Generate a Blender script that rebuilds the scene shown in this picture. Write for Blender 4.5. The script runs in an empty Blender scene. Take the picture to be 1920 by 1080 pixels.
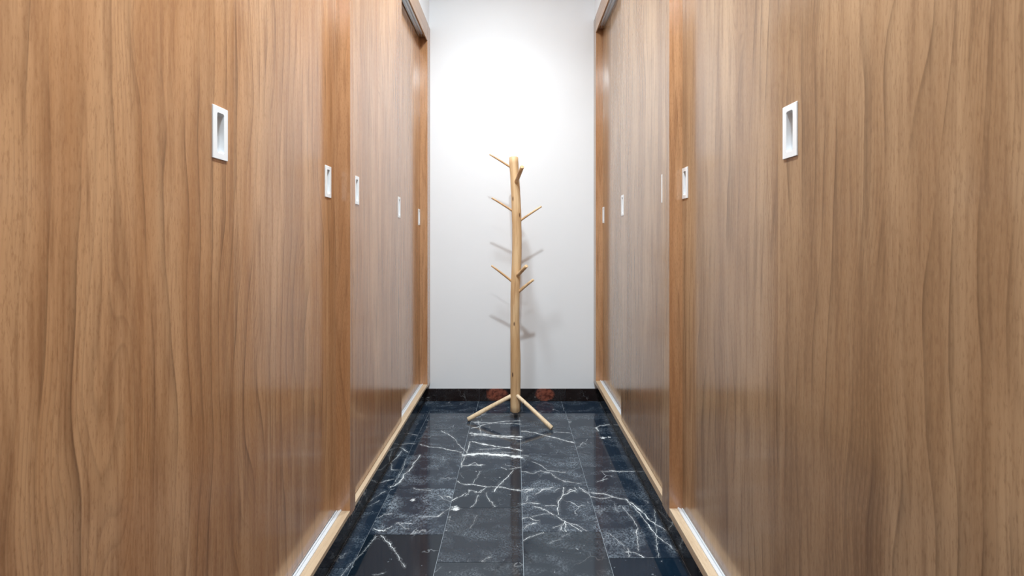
import bpy, bmesh, math, random
from mathutils import Vector, Matrix
random.seed(7)
S = bpy.context.scene
COL = S.collection
PI = math.pi

# ------------------------------------------------------------------ camera, world, lights, exposure
F = 800.0          # focal length in pixels of a 1920 wide frame
VX, VY = 966.0, 452.0   # vanishing point of the corridor
H = 1.11           # eye height
cam_d = bpy.data.cameras.new('camera')
cam = bpy.data.objects.new('camera', cam_d); COL.objects.link(cam)
cam.location = (0, 0, H); cam.rotation_euler = (PI/2, 0, 0)
cam_d.sensor_width = 36.0; cam_d.lens = 36.0*F/1920.0
cam_d.shift_x = -(VX-960)/1920.0
cam_d.shift_y = (VY-540)/1920.0
cam_d.clip_start = 0.02
S.camera = cam

w = bpy.data.worlds.new('world'); S.world = w; w.use_nodes = True
w.node_tree.nodes['Background'].inputs[0].default_value = (0.9, 0.93, 1.0, 1)
w.node_tree.nodes['Background'].inputs[1].default_value = 0.3

S.view_settings.view_transform = 'Standard'
S.view_settings.look = 'None'
S.view_settings.gamma = 1.0
S.view_settings.use_curve_mapping = False
S.view_settings.exposure = 0.2

CEIL = 3.0
WALL = 2.97        # far wall
BACK = -1.6
DOWNLIGHTS = [(-0.18, 2.02, 90), (0.0, 0.90, 160), (0.0, -0.35, 72)]   # x, y, watts
for i, (lx, ly, pw) in enumerate(DOWNLIGHTS):
    ld = bpy.data.lights.new('downlight_beam', 'SPOT')
    ld.energy = pw; ld.spot_size = math.radians(140); ld.spot_blend = 0.9
    ld.shadow_soft_size = 0.075
    ld.color = (0.835, 0.94, 1.0)
    lo = bpy.data.objects.new('downlight_beam', ld); COL.objects.link(lo)
    lo.location = (lx, ly, CEIL-0.012)
    ad = bpy.data.lights.new('downlight_glow', 'AREA')      # the frosted lens itself, shining to all sides
    ad.shape = 'DISK'; ad.size = 0.10; ad.energy = pw*.13; ad.color = (0.835, 0.94, 1.0)
    ao = bpy.data.objects.new('downlight_glow', ad); COL.objects.link(ao)
    ao.location = (lx, ly, CEIL-0.014)

# ------------------------------------------------------------------ helpers
WL = {}
def mk(name, verts, faces, mat, parent=None, loc=None, smooth=False):
    """verts in world space; the object's origin goes to loc"""
    if loc is None: loc = (0, 0, 0)
    loc = Vector(loc)
    me = bpy.data.meshes.new(name)
    me.from_pydata([tuple(Vector(v)-loc) for v in verts], [], faces)
    bm = bmesh.new(); bm.from_mesh(me); bmesh.ops.recalc_face_normals(bm, faces=bm.faces)
    bm.to_mesh(me); bm.free()
    if smooth:
        for p in me.polygons: p.use_smooth = True
    o = bpy.data.objects.new(name, me); COL.objects.link(o)
    WL[o] = loc
    if parent is not None:
        o.parent = parent; o.location = loc - WL[parent]
    else:
        o.location = loc
    if mat: me.materials.append(mat)
    return o

def empty(name, loc, label, cat, group=None):
    o = bpy.data.objects.new(name, None); COL.objects.link(o)
    o.location = loc; WL[o] = Vector(loc)
    o.empty_display_size = .1
    o['label'] = label; o['category'] = cat
    if group: o['group'] = group
    return o

class G:
    def __init__(s): s.v = []; s.f = []
    def box(s, x0, x1, y0, y1, z0, z1):
        if x0 > x1: x0, x1 = x1, x0
        n = len(s.v)
        s.v += [(x0,y0,z0),(x1,y0,z0),(x1,y1,z0),(x0,y1,z0),(x0,y0,z1),(x1,y0,z1),(x1,y1,z1),(x0,y1,z1)]
        s.f += [tuple(n+i for i in q) for q in ((0,3,2,1),(4,5,6,7),(0,1,5,4),(1,2,6,5),(2,3,7,6),(3,0,4,7))]
        return s
    def loops(s, ls, cap0=True, cap1=True):
        n = len(s.v); k = len(ls[0])
        for l in ls: s.v += [tuple(p) for p in l]
        for a in range(len(ls)-1):
            for i in range(k):
                j = (i+1) % k
                s.f.append((n+a*k+i, n+a*k+j, n+(a+1)*k+j, n+(a+1)*k+i))
        if cap0: s.f.append(tuple(n+i for i in range(k)))
        if cap1: s.f.append(tuple(n+(len(ls)-1)*k+i for i in range(k)))
        return s
    def make(s, name, mat, parent=None, loc=None, smooth=False, bevel=0):
        o = mk(name, s.v, s.f, mat, parent, loc, smooth)
        if bevel:
            m = o.modifiers.new('bevel', 'BEVEL'); m.width = bevel; m.segments = 2; m.limit_method = 'ANGLE'
            m.angle_limit = math.radians(50)
        return o

def struct(o): o['kind'] = 'structure'; return o

# ------------------------------------------------------------------ node helpers
class N:
    def __init__(s, tree): s.t = tree; s.n = tree.nodes; s.l = tree.links
    def new(s, typ, **kw):
        n = s.n.new(typ)
        for k, v in kw.items(): setattr(n, k, v)
        return n
    def put(s, sock, v):
        if hasattr(v, 'is_output') or isinstance(v, bpy.types.NodeSocket): s.l.new(v, sock)
        else:
            try: sock.default_value = v
            except Exception: sock.default_value = (v, v, v)
    def m(s, op, a, b=None, c=None, clamp=False):
        n = s.new('ShaderNodeMath', operation=op); n.use_clamp = clamp
        s.put(n.inputs[0], a)
        if b is not None: s.put(n.inputs[1], b)
        if c is not None: s.put(n.inputs[2], c)
        return n.outputs[0]
    def vm(s, op, a, b=None, scale=None):
        n = s.new('ShaderNodeVectorMath', operation=op)
        s.put(n.inputs[0], a)
        if b is not None: s.put(n.inputs[1], b)
        if scale is not None: s.put(n.inputs['Scale'], scale)
        return n.outputs['Value'] if op in ('LENGTH', 'DISTANCE', 'DOT_PRODUCT') else n.outputs[0]
    def noise(s, vec, scale, detail=2.0, rough=0.5, dist=0.0, color=False):
        n = s.new('ShaderNodeTexNoise'); s.put(n.inputs['Vector'], vec)
        n.inputs['Scale'].default_value = scale; n.inputs['Detail'].default_value = detail
        n.inputs['Roughness'].default_value = rough; n.inputs['Distortion'].default_value = dist
        return n.outputs['Color'] if color else n.outputs[0]
    def ss(s, v, a, b, lo=0.0, hi=1.0):
        n = s.new('ShaderNodeMapRange', interpolation_type='SMOOTHSTEP')
        s.put(n.inputs['Value'], v); s.put(n.inputs['From Min'], a); s.put(n.inputs['From Max'], b)
        s.put(n.inputs['To Min'], lo); s.put(n.inputs['To Max'], hi)
        return n.outputs[0]
    def mix(s, f, a, b, blend='MIX'):
        n = s.new('ShaderNodeMix', data_type='RGBA', blend_type=blend)
        s.put(n.inputs[0], f); s.put(n.inputs[6], a); s.put(n.inputs[7], b)
        return n.outputs[2]
    def xyz(s, v):
        n = s.new('ShaderNodeSeparateXYZ'); s.put(n.inputs[0], v); return n.outputs
    def comb(s, x, y, z):
        n = s.new('ShaderNodeCombineXYZ'); s.put(n.inputs[0], x); s.put(n.inputs[1], y); s.put(n.inputs[2], z)
        return n.outputs[0]

def lin(r, g, b):
    f = lambda c: ((c/255+.055)/1.055)**2.4 if c/255 > .04045 else c/255/12.92
    return (f(r), f(g), f(b), 1)

def material(name):
    m = bpy.data.materials.new(name); m.use_nodes = True
    n = N(m.node_tree); b = m.node_tree.nodes['Principled BSDF']
    return m, n, b

def plain(name, col, rough=.5, metal=0.0, emit=None, bump=0.0, bscale=200):
    m, n, b = material(name)
    b.inputs['Base Color'].default_value = col; b.inputs['Roughness'].default_value = rough
    b.inputs['Metallic'].default_value = metal
    if emit:
        b.inputs['Emission Color'].default_value = col; b.inputs['Emission Strength'].default_value = emit
    tc = n.new('ShaderNodeTexCoord').outputs['Object']
    nz = n.noise(tc, bscale, 3)
    n.put(b.inputs['Roughness'], n.ss(nz, .2, .8, rough*.9, rough*1.1))
    if bump:
        bp = n.new('ShaderNodeBump'); bp.inputs['Strength'].default_value = bump; bp.inputs['Distance'].default_value = .001
        n.put(bp.inputs['Height'], nz); n.put(b.inputs['Normal'], bp.outputs[0])
    return m

def wood(name, light, mid, dark, line, seed=0.0, density=26.0, wander=10.0, rough=.27, horizontal=False, lines=.8, spec=.5):
    m, n, b = material(name)
    tc = n.new('ShaderNodeTexCoord').outputs['Object']
    rnd = n.new('ShaderNodeObjectInfo').outputs['Random']
    x, y, z = n.xyz(tc)
    across, along = (z, y) if horizontal else (y, z)
    across = n.m('ADD', across, n.m('MULTIPLY', x, .8))
    sd = n.m('ADD', n.m('MULTIPLY', rnd, 37.0), seed)
    # broad wandering of the growth rings
    w1 = n.noise(n.comb(across, n.m('MULTIPLY', along, .17), sd), 4.2, 1.0, .4, 0)
    w2 = n.noise(n.comb(across, n.m('MULTIPLY', along, .22), n.m('ADD', sd, 5.0)), 13.0, 1.0, .4, 0)
    ph = n.m('ADD', n.m('MULTIPLY', across, density), n.m('ADD', n.m('MULTIPLY', w1, wander), n.m('MULTIPLY', w2, 1.5)))
    saw = n.m('FRACT', ph)
    ring = n.m('ADD', n.m('MULTIPLY', n.m('POWER', saw, 11.0), .75), n.m('MULTIPLY', n.m('POWER', saw, 2.2), .30))
    ring = n.m('MULTIPLY', ring, n.ss(saw, 1.0, .95))
    saw3 = n.m('FRACT', n.m('MULTIPLY', ph, 5.7))
    ring3 = n.m('MULTIPLY', n.m('POWER', saw3, 4.0), n.ss(saw3, 1.0, .85))
    saw2 = n.m('FRACT', n.m('MULTIPLY', ph, 2.63))
    ring2 = n.m('MULTIPLY', n.m('POWER', saw2, 6.0), n.ss(saw2, 1.0, .9))
    # where the lines are strong
    mod = n.ss(n.noise(n.comb(across, n.m('MULTIPLY', along, .35), n.m('ADD', sd, 9.0)), 9.0, 2), .35, .68, .12, 1.0)
    mod2 = n.ss(n.noise(n.comb(across, n.m('MULTIPLY', along, .3), n.m('ADD', sd, 13.0)), 12.0, 2), .45, .75, 0, .7)
    # tone bands and fibre
    band = n.noise(n.comb(across, n.m('MULTIPLY', along, .06), n.m('ADD', sd, 3.0)), 14.0, 3, .55)
    fib = n.noise(n.comb(across, n.m('MULTIPLY', along, .035), sd), 230.0, 3, .6)
    fib2 = n.noise(n.comb(across, n.m('MULTIPLY', along, .05), n.m('ADD', sd, 2.0)), 75.0, 2, .6)
    c = n.mix(n.ss(band, .36, .64), mid, light)
    band2 = n.noise(n.comb(across, n.m('MULTIPLY', along, .07), n.m('ADD', sd, 21.0)), 6.5, 2, .6)
    c = n.mix(n.ss(band2, .50, .68, 0, .42), c, dark)
    c = n.mix(n.ss(fib2, .46, .72, 0, .55), c, dark)
    c = n.mix(n.ss(fib, .45, .8, 0, .35), c, dark)
    pore = n.noise(n.comb(across, n.m('MULTIPLY', along, .16), n.m('ADD', sd, 31.0)), 420.0, 2, .6)
    c = n.mix(n.ss(pore, .50, .72, 0, .38), c, dark)
    c = n.mix(n.ss(pore, .48, .30, 0, .20), c, light)
    c = n.mix(n.m('MULTIPLY', n.m('MULTIPLY', ring, mod), lines, clamp=True), c, line)
    c = n.mix(n.m('MULTIPLY', n.m('MULTIPLY', ring2, mod2), lines*.6, clamp=True), c, line)
    mod3 = n.ss(n.noise(n.comb(across, n.m('MULTIPLY', along, .25), n.m('ADD', sd, 17.0)), 8.0, 2), .42, .62, 0, .55)
    c = n.mix(n.m('MULTIPLY', n.m('MULTIPLY', ring3, mod3), lines, clamp=True), c, line)
    n.put(b.inputs['Base Color'], c)
    n.put(b.inputs['Roughness'], n.ss(fib2, .3, .7, rough*.92, rough*1.12))
    b.inputs['Specular IOR Level'].default_value = spec
    if spec > .8: b.inputs['Coat Weight'].default_value = .35; b.inputs['Coat Roughness'].default_value = .12
    bp = n.new('ShaderNodeBump'); bp.inputs['Strength'].default_value = .10; bp.inputs['Distance'].default_value = .0006
    n.put(bp.inputs['Height'], n.m('ADD', fib, n.m('MULTIPLY', ring, -.6)))
    n.put(b.inputs['Normal'], bp.outputs[0])
    return m

# ------------------------------------------------------------------ marble
def seg_group():
    g = bpy.data.node_groups.new('vein_segment', 'ShaderNodeTree')
    for nm, t in (('P', 'NodeSocketVector'), ('A', 'NodeSocketVector'), ('D', 'NodeSocketVector'), ('inv', 'NodeSocketFloat'), ('W', 'NodeSocketFloat'), ('Dust', 'NodeSocketFloat')):
        g.interface.new_socket(nm, in_out='INPUT', socket_type=t)
    g.interface.new_socket('M', in_out='OUTPUT', socket_type='NodeSocketFloat')
    n = N(g); gi = n.new('NodeGroupInput').outputs; go = n.new('NodeGroupOutput')
    pa = n.vm('SUBTRACT', gi['P'], gi['A'])
    h = n.m('MULTIPLY', n.vm('DOT_PRODUCT', pa, gi['D']), gi['inv'], clamp=True)
    dd = n.vm('LENGTH', n.vm('SUBTRACT', pa, n.vm('SCALE', gi['D'], scale=h)))
    core = n.ss(dd, gi['W'], n.m('MULTIPLY', gi['W'], .35))
    halo = n.m('MULTIPLY', n.ss(dd, n.m('ADD', n.m('MULTIPLY', gi['W'], 3.0), .008), 0.0), n.m('MULTIPLY', gi['Dust'], .32))
    n.put(go.inputs[0], n.m('MAXIMUM', core, halo))
    return g
SEG = seg_group()

def marble_group():
    g = bpy.data.node_groups.new('black_marble', 'ShaderNodeTree')
    for nm, t in (('Seed', 'NodeSocketFloat'), ('Cloud', 'NodeSocketFloat'), ('Veins', 'NodeSocketFloat'), ('Tint', 'NodeSocketColor')):
        g.interface.new_socket(nm, in_out='INPUT', socket_type=t)
    g.interface.new_socket('Color', in_out='OUTPUT', socket_type='NodeSocketColor')
    g.interface.new_socket('Warp', in_out='OUTPUT', socket_type='NodeSocketVector')
    g.interface.new_socket('Rough', in_out='OUTPUT', socket_type='NodeSocketFloat')
    n = N(g); gi = n.new('NodeGroupInput').outputs; go = n.new('NodeGroupOutput')
    tc = n.new('ShaderNodeTexCoord').outputs['Object']
    sv = n.comb(gi['Seed'], n.m('MULTIPLY', gi['Seed'], 1.7), n.m('MULTIPLY', gi['Seed'], .6))
    p = n.vm('ADD', tc, sv)
    # clouds
    cl = n.noise(n.vm('MULTIPLY', p, (1, 1.7, 1)), 7.0, 5, .6, .6)
    sp = n.noise(p, 150.0, 4, .75)
    cm = n.m('MULTIPLY', n.ss(cl, .42, .72), n.ss(sp, .42, .62))
    cm = n.m('MULTIPLY', cm, gi['Cloud'])
    c = n.mix(cm, gi['Tint'], (.27, .32, .37, 1))
    # specks
    sk = n.noise(p, 60.0, 2, .5)
    c = n.mix(n.m('MULTIPLY', n.ss(sk, .70, .76, 0, .6), n.ss(cl, .35, .6)), c, (.45, .48, .5, 1))
    # fine veins
    wn = n.noise(p, 6.0, 4, .6, 0, True)
    wv = n.vm('SCALE', n.vm('SUBTRACT', wn, (.5, .5, .5)), scale=.22)
    vo = n.new('ShaderNodeTexVoronoi', feature='DISTANCE_TO_EDGE'); n.put(vo.inputs['Vector'], n.vm('ADD', p, wv)); vo.inputs['Scale'].default_value = 4.6
    vm_ = n.ss(vo.outputs['Distance'], .016, .002)
    msk = n.ss(n.noise(p, 5.5, 3, .55), .54, .66)
    vm_ = n.m('MULTIPLY', n.m('MULTIPLY', vm_, msk), gi['Veins'], clamp=True)
    c = n.mix(vm_, c, (.55, .58, .60, 1))
    vo2 = n.new('ShaderNodeTexVoronoi', feature='DISTANCE_TO_EDGE'); n.put(vo2.inputs['Vector'], n.vm('ADD', n.vm('MULTIPLY', p, (1, 1.8, 1)), wv)); vo2.inputs['Scale'].default_value = 11.0
    msk2 = n.ss(n.noise(n.vm('ADD', p, (3, 3, 3)), 8.0, 3, .55), .55, .68)
    vm2 = n.m('MULTIPLY', n.m('MULTIPLY', n.ss(vo2.outputs['Distance'], .03, .004), msk2), n.m('MULTIPLY', gi['Veins'], .45), clamp=True)
    c = n.mix(vm2, c, (.42, .45, .48, 1))
    n.put(go.inputs['Color'], c)
    # small warp for drawn veins
    w3 = n.noise(tc, 28.0, 3, .6, 0, True)
    n.put(go.inputs['Warp'], n.vm('SCALE', n.vm('SUBTRACT', w3, (.5, .5, .5)), scale=.026))
    n.put(go.inputs['Rough'], n.ss(sp, .3, .8, .045, .085))
    return g
MARB = marble_group()

def marble(name, seed, cloud=.5, veins=.7, tint=(.012, .020, .034, 1), segs=(), blobs=(), red=()):
    m, n, b = material(name)
    g = n.new('ShaderNodeGroup'); g.node_tree = MARB
    g.inputs['Seed'].default_value = seed; g.inputs['Cloud'].default_value = cloud
    g.inputs['Veins'].default_value = veins; g.inputs['Tint'].default_value = tint
    c = g.outputs['Color']
    if segs or blobs or red:
        tc = n.new('ShaderNodeTexCoord').outputs['Object']
        p = n.vm('ADD', tc, g.outputs['Warp'])
        p = n.vm('MULTIPLY', p, (1, 1, 1) if red else (1, 1, 0))
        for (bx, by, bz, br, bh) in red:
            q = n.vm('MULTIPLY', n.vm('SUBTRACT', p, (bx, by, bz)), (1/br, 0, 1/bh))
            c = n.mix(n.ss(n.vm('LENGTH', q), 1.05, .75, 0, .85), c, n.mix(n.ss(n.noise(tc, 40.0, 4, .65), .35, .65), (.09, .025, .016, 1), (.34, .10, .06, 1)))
        wvar = n.ss(n.noise(tc, 24.0, 2, .6), .3, .7, .45, 1.5)
        dust = n.ss(n.noise(tc, 170.0, 3, .7), .42, .66)
        acc = None
        for (ax, ay, bx, by, wd, st) in segs:
            s_ = n.new('ShaderNodeGroup'); s_.node_tree = SEG
            n.put(s_.inputs['P'], p)
            s_.inputs['A'].default_value = (ax, ay, 0); s_.inputs['D'].default_value = (bx-ax, by-ay, 0)
            s_.inputs['inv'].default_value = 1/max(1e-9, (bx-ax)**2+(by-ay)**2)
            n.put(s_.inputs['W'], n.m('MULTIPLY', wvar, wd)); n.put(s_.inputs['Dust'], dust)
            o = n.m('MULTIPLY', s_.outputs[0], st)
            acc = o if acc is None else n.m('MAXIMUM', acc, o)
        for (bx, by, br) in blobs:
            d_ = n.m('ADD', n.m('MULTIPLY', n.m('SUBTRACT', n.noise(tc, 60.0, 3, .7), .5), .04), n.vm('LENGTH', n.vm('MULTIPLY', n.vm('SUBTRACT', p, (bx, by, 0)), (1, 1.1, 0))))
            o = n.ss(d_, br, br*.4)
            acc = o if acc is None else n.m('MAXIMUM', acc, o)
        if acc is not None:
            brk = n.ss(n.noise(tc, 38.0, 4, .65), .34, .52, .30, 1.0)
            c = n.mix(n.m('MULTIPLY', acc, brk, clamp=True), c, (.80, .83, .84, 1))
    n.put(b.inputs['Base Color'], c)
    n.put(b.inputs['Roughness'], g.outputs['Rough'])
    b.inputs['Specular IOR Level'].default_value = .55
    return m

# ------------------------------------------------------------------ materials
M = {}
def wall_mat(name, col):
    m, n, b = material(name)
    tc = n.new('ShaderNodeTexCoord').outputs['Object']
    n.put(b.inputs['Base Color'], n.mix(n.ss(n.noise(tc, 2.0, 3), .3, .7), col, tuple(c*.985 for c in col[:3])+(1,)))
    b.inputs['Roughness'].default_value = .75
    bp = n.new('ShaderNodeBump'); bp.inputs['Strength'].default_value = .06; bp.inputs['Distance'].default_value = .001
    n.put(bp.inputs['Height'], n.noise(tc, 120.0, 3)); n.put(b.inputs['Normal'], bp.outputs[0])
    return m
M['wall'] = wall_mat('white_wall_paint', (.89, .90, .92, 1))
M['ceiling'] = wall_mat('ceiling_paint', (.80, .80, .80, 1))
L_, D_ = lin(205, 160, 122), lin(150, 106, 76)
M['door'] = wood('walnut_laminate_greyer', lin(179, 147, 114), lin(156, 123, 92), lin(124, 94, 69), lin(78, 57, 41), 1.0, wander=5.5, spec=.9, rough=.2)
M['door_left'] = wood('walnut_laminate_warm', lin(196, 152, 112), lin(175, 127, 87), lin(138, 95, 63), lin(84, 56, 38), 2.0, wander=5.5, spec=.9, rough=.2)
M['frame'] = wood('veneer_frame', lin(202, 154, 112), lin(184, 132, 90), lin(150, 103, 69), lin(102, 68, 46), 4.0, density=34, wander=6, rough=.2, lines=.6, spec=.9)
M['rail'] = wood('veneer_rail', lin(188, 150, 115), lin(172, 132, 98), lin(142, 104, 75), lin(104, 74, 52), 6.0, density=34, wander=4, rough=.3, horizontal=True, lines=.5, spec=.9)
M['sill'] = wood('pale_sill', lin(212, 190, 162), lin(198, 174, 145), lin(178, 148, 118), lin(146, 116, 90), 8.0, density=30, wander=4, rough=.35, horizontal=True, lines=.4)
M['stick'] = wood('peeled_branch', lin(232, 192, 140), lin(218, 172, 116), lin(196, 142, 92), lin(150, 96, 60), 11.0, density=60, wander=5, rough=.5, lines=.35, spec=.35)
M['dark'] = plain('cabinet_interior', lin(60, 46, 36), .7)
M['alu'] = plain('brushed_aluminium', (.62, .64, .66, 1), .32, 1.0)
M['track'] = plain('white_aluminium_track', (.78, .80, .83, 1), .38, .2)
M['groove'] = plain('track_groove', (.10, .13, .16, 1), .4, .5)
M['handle'] = plain('white_enamel', (.82, .84, .86, 1), .3)
M['grout'] = plain('grey_grout', (.48, .52, .56, 1), .8, bump=.3)
M['metal_dot'] = plain('screw_steel', (.5, .5, .5, 1), .3, 1.0)
M['lens'] = plain('downlight_lens', (1.0, .95, .88, 1), .4, emit=4.0)
M['trimring'] = plain('downlight_ring', (.85, .85, .85, 1), .35)

# peeled branch with knots: dark flecks
def branch_mat(name, c0, c1, c2):
    m, n, b = material(name)
    tc = n.new('ShaderNodeTexCoord').outputs['Object']
    x, y, z = n.xyz(tc)
    fib = n.noise(n.comb(x, y, n.m('MULTIPLY', z, .06)), 90.0, 3, .6)
    tone = n.noise(n.comb(x, y, n.m('MULTIPLY', z, .3)), 12.0, 2, .5)
    c = n.mix(n.ss(tone, .35, .65), c0, c1)
    c = n.mix(n.ss(fib, .45, .75, 0, .6), c, c2)
    vo = n.new('ShaderNodeTexVoronoi'); n.put(vo.inputs['Vector'], n.comb(x, y, n.m('MULTIPLY', z, .30))); vo.inputs['Scale'].default_value = 22.0
    pick = n.m('GREATER_THAN', n.xyz(vo.outputs['Color'])[0], .55)
    kn = n.m('MULTIPLY', n.ss(vo.outputs['Distance'], .13, .07), pick)
    c = n.mix(n.m('MULTIPLY', kn, .9), c, lin(78, 44, 28))
    n.put(b.inputs['Base Color'], c); b.inputs['Roughness'].default_value = .5
    bp = n.new('ShaderNodeBump'); bp.inputs['Strength'].default_value = .2; bp.inputs['Distance'].default_value = .001
    n.put(bp.inputs['Height'], fib); n.put(b.inputs['Normal'], bp.outputs[0])
    return m
M['branch'] = branch_mat('peeled_branch_knots', lin(210, 170, 124), lin(228, 194, 150), lin(176, 126, 82))
M['branch_pale'] = branch_mat('peeled_branch_pale', lin(226, 198, 160), lin(238, 216, 184), lin(196, 158, 118))

# ------------------------------------------------------------------ room shell
XW = 1.22
struct(G().box(-XW, XW, WALL, WALL+.1, -.05, CEIL+.1).make('wall_far', M['wall']))
struct(G().box(-XW, XW, BACK-.1, BACK, -.05, CEIL+.1).make('wall_back', M['wall']))
struct(G().box(-XW-.1, -XW, BACK-.1, WALL+.1, -.05, CEIL+.1).make('wall_left', M['wall']))
struct(G().box(XW, XW+.1, BACK-.1, WALL+.1, -.05, CEIL+.1).make('wall_right', M['wall']))
struct(G().box(-XW, XW, BACK, WALL, CEIL, CEIL+.1).make('ceiling', M['ceiling']))
FX = {-1: dict(frame=.592, front=.610, back=.643, kick=.626, zb=.128, zs=.143, zi=2.462, zt=2.585, track=.6225),
      +1: dict(frame=.546, front=.561, back=.593, kick=.583, zb=.136, zs=.163, zi=2.525, zt=2.640, track=.5745)}
for s in (-1, 1):
    nm = 'wall_left_upper' if s < 0 else 'wall_right_upper'
    struct(G().box(s*(FX[s]['frame']+.008), s*XW, BACK, WALL, FX[s]['zt'], CEIL).make(nm, M['wall']))

# ------------------------------------------------------------------ floor of black marble tiles
floor = struct(G().box(-XW, XW, BACK, WALL, -.05, -.0025).make('floor', M['grout']))
WL[floor] = Vector((0, 0, 0))
def fl(px, py):
    Y = F*H/(py-VY); return ((px-VX)*Y/F, Y)
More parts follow.
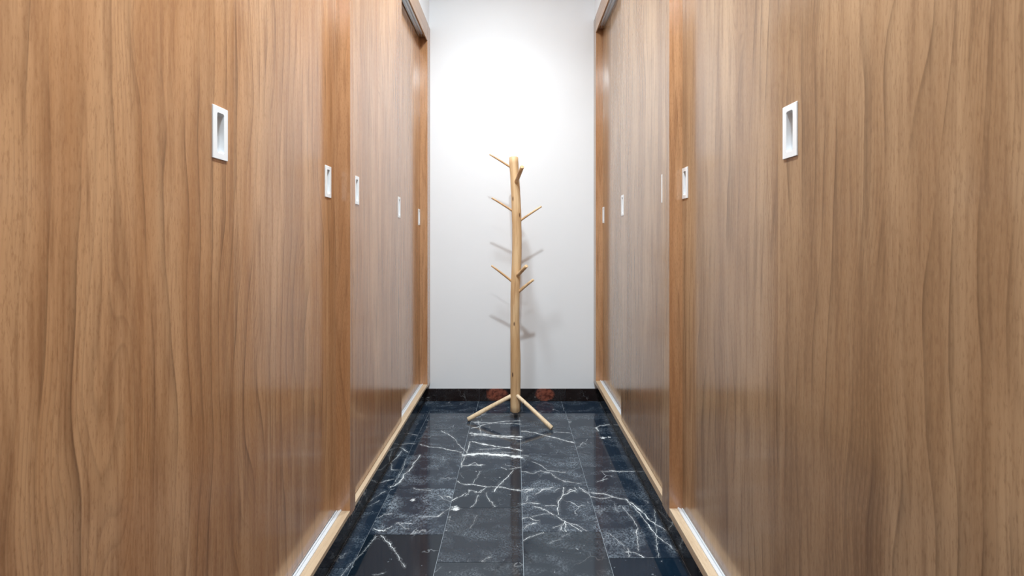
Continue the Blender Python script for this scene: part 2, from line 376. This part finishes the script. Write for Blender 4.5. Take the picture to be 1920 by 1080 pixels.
# veins drawn from the photograph: (half width in m, strength, points)
VEINS = [
 (.020, 1.0, [(870,853),(900,851),(930,852),(977,857)]),
 (.003, .9, [(881,828),(875,850)]), (.003, .8, [(872,855),(864,876)]),
 (.005, .9, [(885,828),(905,832)]), (.010, .95, [(905,832),(930,837)]), (.006, .9, [(930,837),(952,839),(977,845)]),
 (.004, .75, [(900,843),(930,841),(955,838)]), (.004, .5, [(893,850),(930,848),(960,848)]),
 (.011, .95, [(882,812),(930,817),(977,819)]), (.007, .75, [(885,815),(940,820),(977,824)]),
 (.004, .7, [(886,792),(930,793),(977,795)]), (.005, .6, [(884,803),(910,796),(938,790),(975,789)]), (.003, .6, [(896,789),(900,800),(902,813)]),
 (.005, .75, [(866,874),(885,872),(908,872)]), (.004, .55, [(880,872),(890,868),(902,874)]), (.003, .6, [(938,876),(950,880)]), (.003, .5, [(955,879),(977,876)]),
 (.004, .95, [(962,881),(950,896),(935,910),(926,922)]),
 (.0035, .9, [(868,907),(885,908),(910,912),(935,913),(977,920)]),
 (.005, .95, [(848,939),(858,932)]), (.003, .8, [(858,933),(873,924)]), (.003, .8, [(874,929),(880,920),(900,923),(912,913)]),
 (.003, .7, [(910,923),(916,937),(928,949)]), (.003, .75, [(897,928),(892,943),(882,951)]), (.002, .5, [(901,884),(887,906)]),
 (.003, .6, [(857,902),(866,907)]), (.004, .5, [(880,918),(892,924),(904,918)]),
 (.003, .8, [(903,1053),(919,1043)]), (.0025, .3, [(895,965),(882,990)]),
 (.003, .75, [(828,808),(842,815)]), (.006, .8, [(842,815),(852,822)]), (.0025, .6, [(852,822),(860,833),(873,846)]),
 (.004, .8, [(788,833),(803,838),(825,839),(845,844),(866,848)]),
 (.005, .75, [(788,853),(776,869),(768,882)]), (.008, .85, [(757,890),(752,902),(740,910),(732,913)]), (.004, .6, [(770,880),(757,890)]), (.003, .5, [(760,861),(755,880),(742,903)]),
 (.003, .6, [(773,915),(790,919),(808,920)]), (.003, .5, [(797,916),(810,917)]),
 (.004, .8, [(833,930),(848,934)]), (.003, .5, [(822,928),(832,937),(846,941)]),
 (.005, .95, [(700,992),(710,995),(719,996)]), (.003, .9, [(719,996),(735,987)]), (.003, .75, [(742,982),(770,981)]), (.003, .75, [(746,981),(758,989),(768,992)]), (.003, .6, [(712,970),(720,965),(735,962)]),
 (.003, .5, [(790,969),(820,968),(848,950)]),
 (.003, .95, [(712,1003),(731,1017),(738,1031),(745,1040)]), (.0025, .95, [(745,1040),(752,1054),(760,1063)]),
 (.0018, .7, [(706,1005),(680,1035),(648,1068),(640,1080)]), (.003, .6, [(700,1079),(720,1073)]),
 (.004, .7, [(747,834),(765,832),(777,832)]), (.004, .75, [(748,837),(765,848)]), (.003, .7, [(753,845),(745,857),(735,865)]),
 (.003, .75, [(731,862),(735,881),(747,881)]), (.004, .6, [(700,908),(720,903),(737,898)]), (.003, .5, [(764,812),(781,816)]),
 (.006, .4, [(686,945),(705,930),(722,922)]), (.003, .4, [(689,950),(712,938)]),
 (.005, .85, [(978,808),(1003,811),(1020,816),(1045,822),(1076,830)]), (.003, .7, [(1040,810),(1071,812)]),
 (.004, .5, [(978,853),(990,855)]), (.004, .55, [(978,883),(1000,888),(1013,883)]), (.010, .35, [(1013,883),(1030,886),(1048,898),(1060,903)]), (.004, .4, [(1060,903),(1090,907)]),
 (.005, .35, [(1000,866),(1018,874),(1025,882),(1060,886)]),
 (.007, .8, [(981,918),(1000,917)]), (.005, .8, [(984,923),(998,919)]), (.004, .75, [(1004,926),(1020,917),(1038,914)]), (.003, .7, [(1015,918),(1032,917)]),
 (.005, .9, [(1057,914),(1055,928)]), (.005, .95, [(1055,928),(1047,941)]), (.004, .9, [(1047,941),(1046,965)]), (.005, .7, [(1055,929),(1068,923),(1078,918)]), (.006, .8, [(1076,914),(1079,917)]), (.003, .7, [(1046,948),(1022,948)]),
 (.003, .7, [(1066,922),(1070,917),(1080,923)]), (.003, .5, [(1038,922),(1048,916)]),
 (.004, .9, [(1085,914),(1096,921),(1106,929)]), (.005, .7, [(979,945),(995,942),(1010,944)]), (.0035, .95, [(1003,949),(1030,960),(1050,972)]), (.005, .95, [(1050,972),(1070,984)]), (.004, .95, [(1070,984),(1090,996)]),
 (.004, .9, [(1058,977),(1062,996)]), (.003, .8, [(1058,980),(1050,994)]), (.003, .7, [(1058,981),(1038,990)]), (.003, .6, [(1060,979),(1080,984),(1100,995)]), (.002, .7, [(1050,990),(1056,996)]),
 (.004, .85, [(980,972),(992,969),(1000,974),(1010,977)]), (.004, .9, [(981,990),(992,984),(1008,980)]), (.0025, .6, [(995,968),(1020,964),(1030,963)]),
 (.004, .9, [(982,1012),(994,1007)]), (.002, .8, [(994,1007),(1020,998)]), (.002, .35, [(1032,1018),(1066,1001)]),
 (.0025, .7, [(1128,883),(1143,883)]), (.004, .8, [(1143,883),(1170,884),(1200,883)]), (.004, .6, [(1120,903),(1138,898)]),
 (.006, .8, [(1107,923),(1130,926),(1150,932)]), (.004, .8, [(1107,931),(1130,935),(1150,932)]), (.005, .85, [(1150,932),(1172,936),(1187,945)]),
 (.004, .9, [(1172,936),(1186,948),(1200,962),(1205,970)]), (.006, .9, [(1187,945),(1207,962),(1215,972),(1228,982),(1250,994)]),
 (.005, .9, [(1205,970),(1218,988),(1230,1004)]), (.007, .9, [(1230,1004),(1244,1013)]), (.003, .8, [(1244,1013),(1262,1028),(1280,1036)]),
 (.003, .7, [(1167,950),(1180,966),(1190,978),(1195,990)]), (.004, .8, [(1195,990),(1194,1012),(1197,1032)]),
 (.003, .5, [(1142,1000),(1160,1015),(1172,1028)]), (.004, .85, [(1172,1034),(1190,1036),(1207,1045)]), (.004, .7, [(1178,1030),(1179,1044)]),
 (.003, .75, [(1228,955),(1229,985),(1230,1004),(1234,1044)]), (.002, .5, [(1152,945),(1155,955),(1160,960)]),
 (.004, .7, [(1143,796),(1125,798),(1118,802)]), (.007, .7, [(1118,802),(1122,808)]), (.003, .7, [(1137,820),(1129,822)]), 
]
BLOBS = [(855,953,.022),(773,938,.012),(1130,821,.015),(1143,820,.012)]
vs = []
for wd, st, pts in VEINS:
    q = [fl(*p) for p in pts]
    for a, b in zip(q, q[1:]): vs.append((a[0], a[1], b[0], b[1], wd*.50*(max(a[1], 1.2)/1.85)**1.8, st))
bl = [(*fl(x, y), r) for x, y, r in BLOBS]

TILE_LOOK = {('C', 1.63): (.9, .9), ('A', 1.615): (1.0, .5), ('C', 1.93): (.8, .5), ('C', 2.23): (.55, .3), ('A', 1.915): (.75, .5),
             ('A', 2.215): (.55, .3), ('A', 1.315): (.02, .25), ('B', 1.475): (.35, .25), ('C', 1.33): (.38, .1), ('B', 1.775): (.15, .3),
             ('B', 2.075): (.35, .3), ('D', 1.495): (.75, .5), ('D', 1.195): (.05, .2), ('B', 1.175): (.3, .3), ('D', 1.795): (.4, .6), ('D', 2.095): (.35, .5)}
TINTS = {('A', 1.315): (.004, .010, .018, 1), ('D', 1.195): (.004, .013, .026, 1), ('C', 1.33): (.016, .025, .036, 1), ('B', 1.475): (.016, .023, .034, 1),
         ('B', 1.175): (.020, .028, .038, 1), ('B', 1.775): (.011, .020, .032, 1)}
seedc = [0.0]
def tile(x0, x1, y0, y1, key=None):
    seedc[0] += 3.37
    g = .0006
    ox, oy = (x0+x1)/2, (y0+y1)/2
    segs, blobs = [], []
    for (ax, ay, bx, by, wd, st) in vs:
        if max(ax, bx)+wd > x0 and min(ax, bx)-wd < x1 and max(ay, by)+wd > y0 and min(ay, by)-wd < y1:
            segs.append((ax-ox, ay-oy, bx-ox, by-oy, wd, st))
    for (bx, by, r) in bl:
        if x0-r < bx < x1+r and y0-r < by < y1+r: blobs.append((bx-ox, by-oy, r))
    cloud, vein = (.45, .45)
    if key in TILE_LOOK: cloud, vein = TILE_LOOK[key]
    t = TINTS.get(key, (.014, .024, .040, 1))
    if y1 < 1.2: mt = NEAR[int(seedc[0]) % 3]
    else: mt = marble('marble_tile_face', seedc[0], cloud, vein, t, segs, blobs)
    dz = random.uniform(-.00015, .00015)
    o = G().box(x0+g, x1-g, y0+g, y1-g, -.0025, dz).make('tile', mt, floor, (ox, oy, 0), bevel=.0005)
    return o
NEAR = [marble('marble_near', 50+7.7*i, .5, .5) for i in range(3)]
XL0, XA, XB, XC, XR = -.557, -.272, .0285, .327, FX[1]['kick']
FARS = 2.783
def column(key, x0, x1, start):
    y = start
    while y > BACK: y -= .3
    y = round(y, 4)
    while y < FARS-.005:
        a, b = max(y, BACK), min(y+.3, FARS)
        if b-a > .01: tile(x0, x1, a, b, (key, round(y, 3)))
        y = round(y+.3, 4)
column('A', XL0, XA, 1.615); column('B', XA, XB, 1.475); column('C', XB, XC, 1.33); column('D', XC, XR, 1.495)
column('S', -FX[-1]['kick'], XL0, 1.45)
for a, b in ((-FX[-1]['kick'], -.255), (-.255, .045), (.045, .32), (.32, XR)): tile(a, b, FARS, WALL-.012, 'far')

# polished skirting on the far wall
bb = struct(G().box(-.64, .60, WALL-.004, WALL, 0, .083).make('baseboard_far', M['grout'], loc=(0, WALL, 0)))
for i, (a, b) in enumerate(((-.626, -.545), (-.545, -.25), (-.25, .0), (.0, .35), (.35, .583))):
    red = []
    ox = (a+b)/2
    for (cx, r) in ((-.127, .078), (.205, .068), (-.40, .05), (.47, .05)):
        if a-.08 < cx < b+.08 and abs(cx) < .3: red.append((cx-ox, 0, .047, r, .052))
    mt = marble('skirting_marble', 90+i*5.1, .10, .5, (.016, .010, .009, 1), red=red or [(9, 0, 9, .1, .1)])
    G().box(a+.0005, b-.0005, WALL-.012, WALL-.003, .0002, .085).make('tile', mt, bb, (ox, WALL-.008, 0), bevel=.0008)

# ------------------------------------------------------------------ wardrobes
def rrect(w_, h_, r, k=5):
    pts = []
    for cx, cy, a0 in ((w_/2-r, h_/2-r, 0), (-w_/2+r, h_/2-r, 90), (-w_/2+r, -h_/2+r, 180), (w_/2-r, -h_/2+r, 270)):
        for i in range(k+1):
            a = math.radians(a0+90*i/k); pts.append((cx+r*math.cos(a), cy+r*math.sin(a)))
    return pts
HW, HH = .0445, .108
def handle(s, X, yc, zc, door):
    n_out = -s
    def L(pts, w_): return [(s*X + n_out*w_, yc+u, zc+v) for u, v in pts]
    o1, o2 = rrect(HW, HH, .0012), rrect(HW-.0012, HH-.0012, .001)
    i1, i2, i3 = rrect(.0212, .083, .0045), rrect(.0202, .0820, .004), rrect(.0196, .0812, .004)
    g = G().loops([L(o1, .0001), L(o1, .0022), L(o2, .0028), L(i1, .0028), L(i2, .0020), L(i3, -.0135)], cap0=False, cap1=True)
    o = g.make('handle', M['handle'], door, (s*X, yc, zc))
    o['label'] = 'white recessed rectangular pull handle'
    return o
def door(s, X, y0, y1, z0, z1, th, parent, handles, label):
    """panel with a rectangular cut-out behind each recessed pull"""
    ys = sorted({y0, y1} | {v for h in handles for v in (h[0]-.012, h[0]+.012)})
    zs = sorted({z0, z1} | {v for h in handles for v in (h[1]-.043, h[1]+.043)})
    def hole(a, b):
        c, d = (ys[a]+ys[a+1])/2, (zs[b]+zs[b+1])/2
        return any(abs(c-h[0]) < .012 and abs(d-h[1]) < .043 for h in handles)
    V = {}; vv = []; ff = []
    def vid(i, j, k):
        if (i, j, k) not in V:
            V[(i, j, k)] = len(vv); vv.append((s*(X + (th if k else 0)), ys[i], zs[j]))
        return V[(i, j, k)]
    ny, nz = len(ys)-1, len(zs)-1
    solid = {(i, j) for i in range(ny) for j in range(nz) if not hole(i, j)}
    for (i, j) in solid:
        for k in (0, 1): ff.append((vid(i, j, k), vid(i+1, j, k), vid(i+1, j+1, k), vid(i, j+1, k)))
        for (di, dj, a, b) in ((-1, 0, (i, j), (i, j+1)), (1, 0, (i+1, j), (i+1, j+1)), (0, -1, (i, j), (i+1, j)), (0, 1, (i, j+1), (i+1, j+1))):
            if (i+di, j+dj) not in solid: ff.append((vid(*a, 0), vid(*b, 0), vid(*b, 1), vid(*a, 1)))
    o = mk('door', vv, ff, M['door_left'] if s < 0 else M['door'], parent, (s*X, (y0+y1)/2, z0))
    o['label'] = label
    for h in handles: handle(s, X, h[0], h[1], o)
    return o

def wardrobe(s, y0, y1, m0, m1, label, fd, bd):
    """y0..y1 outer ends, m0/m1 width of the stiles; fd/bd = (ya, yb, [handles]) front and back sliding doors"""
    f = FX[s]; P, ZB, ZS, ZI, ZT = f['frame'], f['zb'], f['zs'], f['zi'], f['zt']
    XO = 1.20
    t = empty('wardrobe', (s*(P+.3), (y0+y1)/2, 0), label, 'wardrobe')
    A = lambda x0, x1, a, b, z0, z1: G().box(s*x0, s*x1, a, b, z0, z1)
    def part(nm, x0, x1, a, b, z0, z1, mt, bev=.0008, lab=None):
        o = A(x0, x1, a, b, z0, z1).make(nm, mt, t, (s*(x0+x1)/2, (a+b)/2, z0), bevel=bev)
        if lab: o['label'] = lab
        if nm == 'stile':        # laminate on the face, veneer on the reveals
            o.data.materials.append(M['door_left'] if s < 0 else M['door'])
            for pl in o.data.polygons:
                if abs(pl.normal.x) > .9: pl.material_index = 1
        return o
    # stiles run to the bottom of the carcass, rails sit between them
    part('stile', P, f['back']+.03, y0, y0+m0, ZB-.006, ZT, M['frame'])
    part('stile', P, f['back']+.03, y1-m1, y1, ZB-.006, ZT, M['frame'])
    a, b = y0+m0, y1-m1
    part('top_rail', P, P+.007, a, b, ZI, ZT, M['rail'])
    part('soffit', P+.007, f['back']+.03, a, b, ZI+.022, ZI+.04, M['rail'])
    # sill and lower track
    part('sill', P, f['track'], a, b, ZB, ZS, M['sill'])
    tk = G()
    x = f['track']+.0003
    prof = [(0, ZB+.002), (0, ZS+.002), (.0022, ZS+.0042), (.0052, ZS+.0042), (.0062, ZS+.001), (.0110, ZS+.001), (.0118, ZS-.005), (.0136, ZS-.005),
            (.0144, ZS+.001), (.0190, ZS+.001), (.0198, ZS-.005), (.0214, ZS-.005), (.0222, ZS+.001), (.046, ZS+.001), (.046, ZB+.002)]
    tk.loops([[(s*(x+px_), yy, zz) for px_, zz in prof] for yy in (a, b)])
    o = tk.make('bottom_track', M['track'], t, (s*x, (a+b)/2, ZB)); o['label'] = 'white aluminium sliding door track'
    # upper track: channel with two grooves, fixed with screws
    tt = G(); e = .055
    for (x0, x1, dz) in ((.0095, .0115, -.020), (.0115, .026, -.004), (.026, .028, -.020), (.028, .044, -.004), (.044, .046, -.020)):
        tt.box(s*(P+x0), s*(P+x1), a+.005, b-e, ZI+.022+dz, ZI+.022)
    o = tt.make('top_track', M['alu'], t, (s*(P+.02), (a+b)/2, ZI)); o['label'] = 'grey aluminium hanging door track'
    gs = G()
    for yy in (b-e-.03,):
        c = s*(P+.019)
        gs.loops([[(c+.0035*math.cos(q*PI/4), yy+.0035*math.sin(q*PI/4), ZI+zz) for q in range(8)] for zz in (.0182, .0165)])
    gs.make('screw', M['metal_dot'], t, (s*(P+.019), b-e, ZI))
    # carcass
    part('side_panel', f['back']+.03, XO, y0, y0+.018, ZB, ZT, M['frame'])
    part('side_panel', f['back']+.03, XO, y1-.018, y1, ZB, ZT, M['frame'])
    part('top_panel', f['back']+.03, XO, y0+.018, y1-.018, ZT-.018, ZT-.001, M['dark'])
    part('bottom_panel', f['back']+.03, XO, y0+.018, y1-.018, ZB, ZB+.018, M['dark'])
    part('back_panel', XO-.008, XO, y0+.018, y1-.018, ZB+.018, ZT-.018, M['dark'])
    k = part('toe_kick', f['kick'], f['kick']+.015, y0, y1, 0.0003, ZB-.0065, marble('kick_marble', 130+y0*3+s, .25, .75, (.006, .006, .008, 1)), .0005, 'polished black marble toe kick')
    door(s, f['front'], fd[0], fd[1], ZS+.0045, ZI-.001, .0225, t, fd[2], 'sliding door in the front track')
    door(s, f['back'], bd[0], bd[1], ZS+.004, ZI+.015, .022, t, bd[2], 'sliding door in the rear track')
    return t

l, r = FX[-1], FX[1]
Y = lambda px, X: X*F/abs(px-VX)
# left side: mullion between the two wardrobes at 1.53 .. 1.58
ML0, MLM, ML1 = 1.530, 1.555, 1.580
wardrobe(-1, BACK+.02, MLM, .06, MLM-ML0, 'near left wardrobe with warm brown sliding doors and white recessed pulls', 
         (-.42, .924, [(.880, 1.332)]), (.85, 1.5295, [(1.464, 1.3135)]))
wardrobe(-1, MLM+.0003, WALL-.0005, ML1-MLM, .0905, 'far left wardrobe against the white wall, three pulls on its doors',
         (1.5805, 2.29, [(1.639, 1.305), (2.238, 1.287)]), (2.19, 2.8785, [(2.853, 1.270)]))
MR0, MRM, MR1 = Y(1255, r['frame']), 1.545, Y(1241.7, r['frame'])
wardrobe(1, BACK+.02, MRM, .06, MRM-MR0, 'near right wardrobe with greyer brown sliding doors and white recessed pulls',
         (-.42, Y(1458.5, r['front']), [(.869, 1.334)]), (.85, MR0-.0005, [(Y(1284.5, r['back'])-.002, 1.312)]))
wardrobe(1, MRM+.0003, WALL-.0005, MR1-MRM, .077, 'far right wardrobe against the white wall, pull half hidden by its stile',
         (MR1+.0005, 2.262, [(1.608, 1.310), (Y(1168, r['front'])+.004, 1.296)]), (2.16, WALL-.078, [(WALL-.103, 1.284)]))

# ------------------------------------------------------------------ coat rack of peeled branches
RY = 2.68
def pt(px, py, y): return Vector(((px-VX)*y/F, y, H-(py-VY)*y/F))
rack = empty('coat_rack', (0, RY, 0), 'pale peeled-branch coat rack with stub hooks, standing by the white end wall', 'coat rack')
def tube(name, pts, radii, k, mat, parent, seed=0, wob=.05, cap_tilt=None):
    rd = random.Random(seed)
    P = [Vector(p) for p in pts]
    # resample
    Q = []; R = []
    for i in range(len(P)-1):
        nseg = max(1, int((P[i+1]-P[i]).length/.03))
        for j in range(nseg):
            tt = j/nseg; Q.append(P[i].lerp(P[i+1], tt)); R.append(radii[i]*(1-tt)+radii[i+1]*tt)
    Q.append(P[-1]); R.append(radii[-1])
    # smooth path
    for _ in range(2):
        Q = [Q[0]]+[(Q[i-1]+Q[i]*2+Q[i+1])/4 for i in range(1, len(Q)-1)]+[Q[-1]]
    wv = [rd.uniform(-1, 1) for _ in range(k)]
    up = Vector((0, 1, 0)); ls = []
    for i, c in enumerate(Q):
        d = (Q[min(i+1, len(Q)-1)]-Q[max(i-1, 0)]).normalized()
        a = d.cross(up)
        if a.length < .1: a = d.cross(Vector((1, 0, 0)))
        a.normalize(); b = d.cross(a).normalized()
        rr = R[i]*(1+rd.uniform(-wob, wob)*.5)
        ls.append([c+a*math.cos(2*PI*j/k)*rr*(1+wob*wv[j]*.6)+b*math.sin(2*PI*j/k)*rr*(1+wob*wv[(j*3) % k]*.6) for j in range(k)])
    # chamfered ends
    def chamfer(ring, c, d, r_): return [c+(p-c)*.82+d*r_*.14 for p in ring]
    d0 = (Q[0]-Q[1]).normalized(); d1 = (Q[-1]-Q[-2]).normalized()
    ls = [chamfer(ls[0], Q[0], d0, R[0])]+ls+[chamfer(ls[-1], Q[-1], d1, R[-1])]
    g = G().loops(ls)
    o = g.make(name, mat, parent, tuple(P[0]), smooth=True)
    for p in o.data.polygons:
        if len(p.vertices) > 4: p.use_smooth = False
    return o
u = RY/F
trunk_pts = [(966, 770, 9.4), (966.3, 720, 9.4), (966.6, 674, 9.3), (965.6, 630, 8.7), (965.3, 594, 8.4), (965.5, 560, 8.4), (966.3, 529, 8.6), (968.6, 490, 8.8),
             (969.3, 451, 8.7), (968.2, 394, 8.7), (965.8, 345, 8.5), (963.6, 315, 8.4), (963.0, 295.5, 8.4)]
tube('trunk', [pt(a, b, RY) for a, b, _ in trunk_pts], [c*u for _, _, c in trunk_pts], 20, M['branch'], rack, 3, .05)
def rod(name, a, b, r0, r1, seed): return tube(name, [a, a.lerp(b, .5)+Vector((0, 0, .002)), b], [r0, (r0+r1)/2, r1], 12, M['branch_pale' if name == 'leg' else 'branch'], rack, seed, .06)
rod('hook', pt(958, 314, RY), pt(918, 289.5, RY-.02), .0075, .0045, 1)
rod('hook', pt(967.5, 343, RY-.015), pt(979, 313, RY-.155), .0125, .0115, 2)
rod('hook', pt(965, 398, RY), pt(922, 371, RY-.02), .0075, .0055, 3)
rod('hook', pt(972, 416, RY), pt(1015, 387, RY-.01), .0075, .0058, 4)
rod('hook', pt(963, 530, RY), pt(921.5, 498, RY-.03), .0080, .0055, 5)
rod('hook', pt(969.5, 518, RY-.015), pt(987, 499, RY-.12), .0115, .0105, 6)
rod('hook', pt(970, 549, RY), pt(1000, 524.5, RY-.05), .0105, .0080, 7)
def foot(px, py):
    y = F*H/(py-VY); return Vector(((px-VX)*y/F, y, .0105))
rod('leg', pt(961, 741, RY), foot(877.5, 789.5), .0120, .0135, 8)
rod('leg', pt(969, 741, RY-.02), foot(1034.5, 806), .0115, .0135, 9)
rod('leg', pt(966.5, 741, RY+.01), Vector((.006, 2.935, .0125)), .0115, .0135, 10)

# ------------------------------------------------------------------ ceiling downlights (above the frame)
for i, (lx, ly, pw) in enumerate(DOWNLIGHTS):
    t = empty('downlight', (lx, ly, CEIL), ['round ceiling downlight nearest the white end wall', 'round ceiling downlight between the near wardrobes', 'round ceiling downlight at the rear of the corridor'][i], 'light', 'round ceiling downlights')
    ring = lambda r_, z: [(lx+r_*math.cos(2*PI*j/32), ly+r_*math.sin(2*PI*j/32), z) for j in range(32)]
    G().loops([ring(.075, CEIL), ring(.075, CEIL-.004), ring(.070, CEIL-.008), ring(.056, CEIL-.008), ring(.054, CEIL-.0005)], cap0=False, cap1=False).make('trim_ring', M['trimring'], t, (lx, ly, CEIL))
    G().loops([ring(.054, CEIL-.0008), ring(.054, CEIL-.0030)]).make('lens', M['lens'], t, (lx, ly, CEIL))
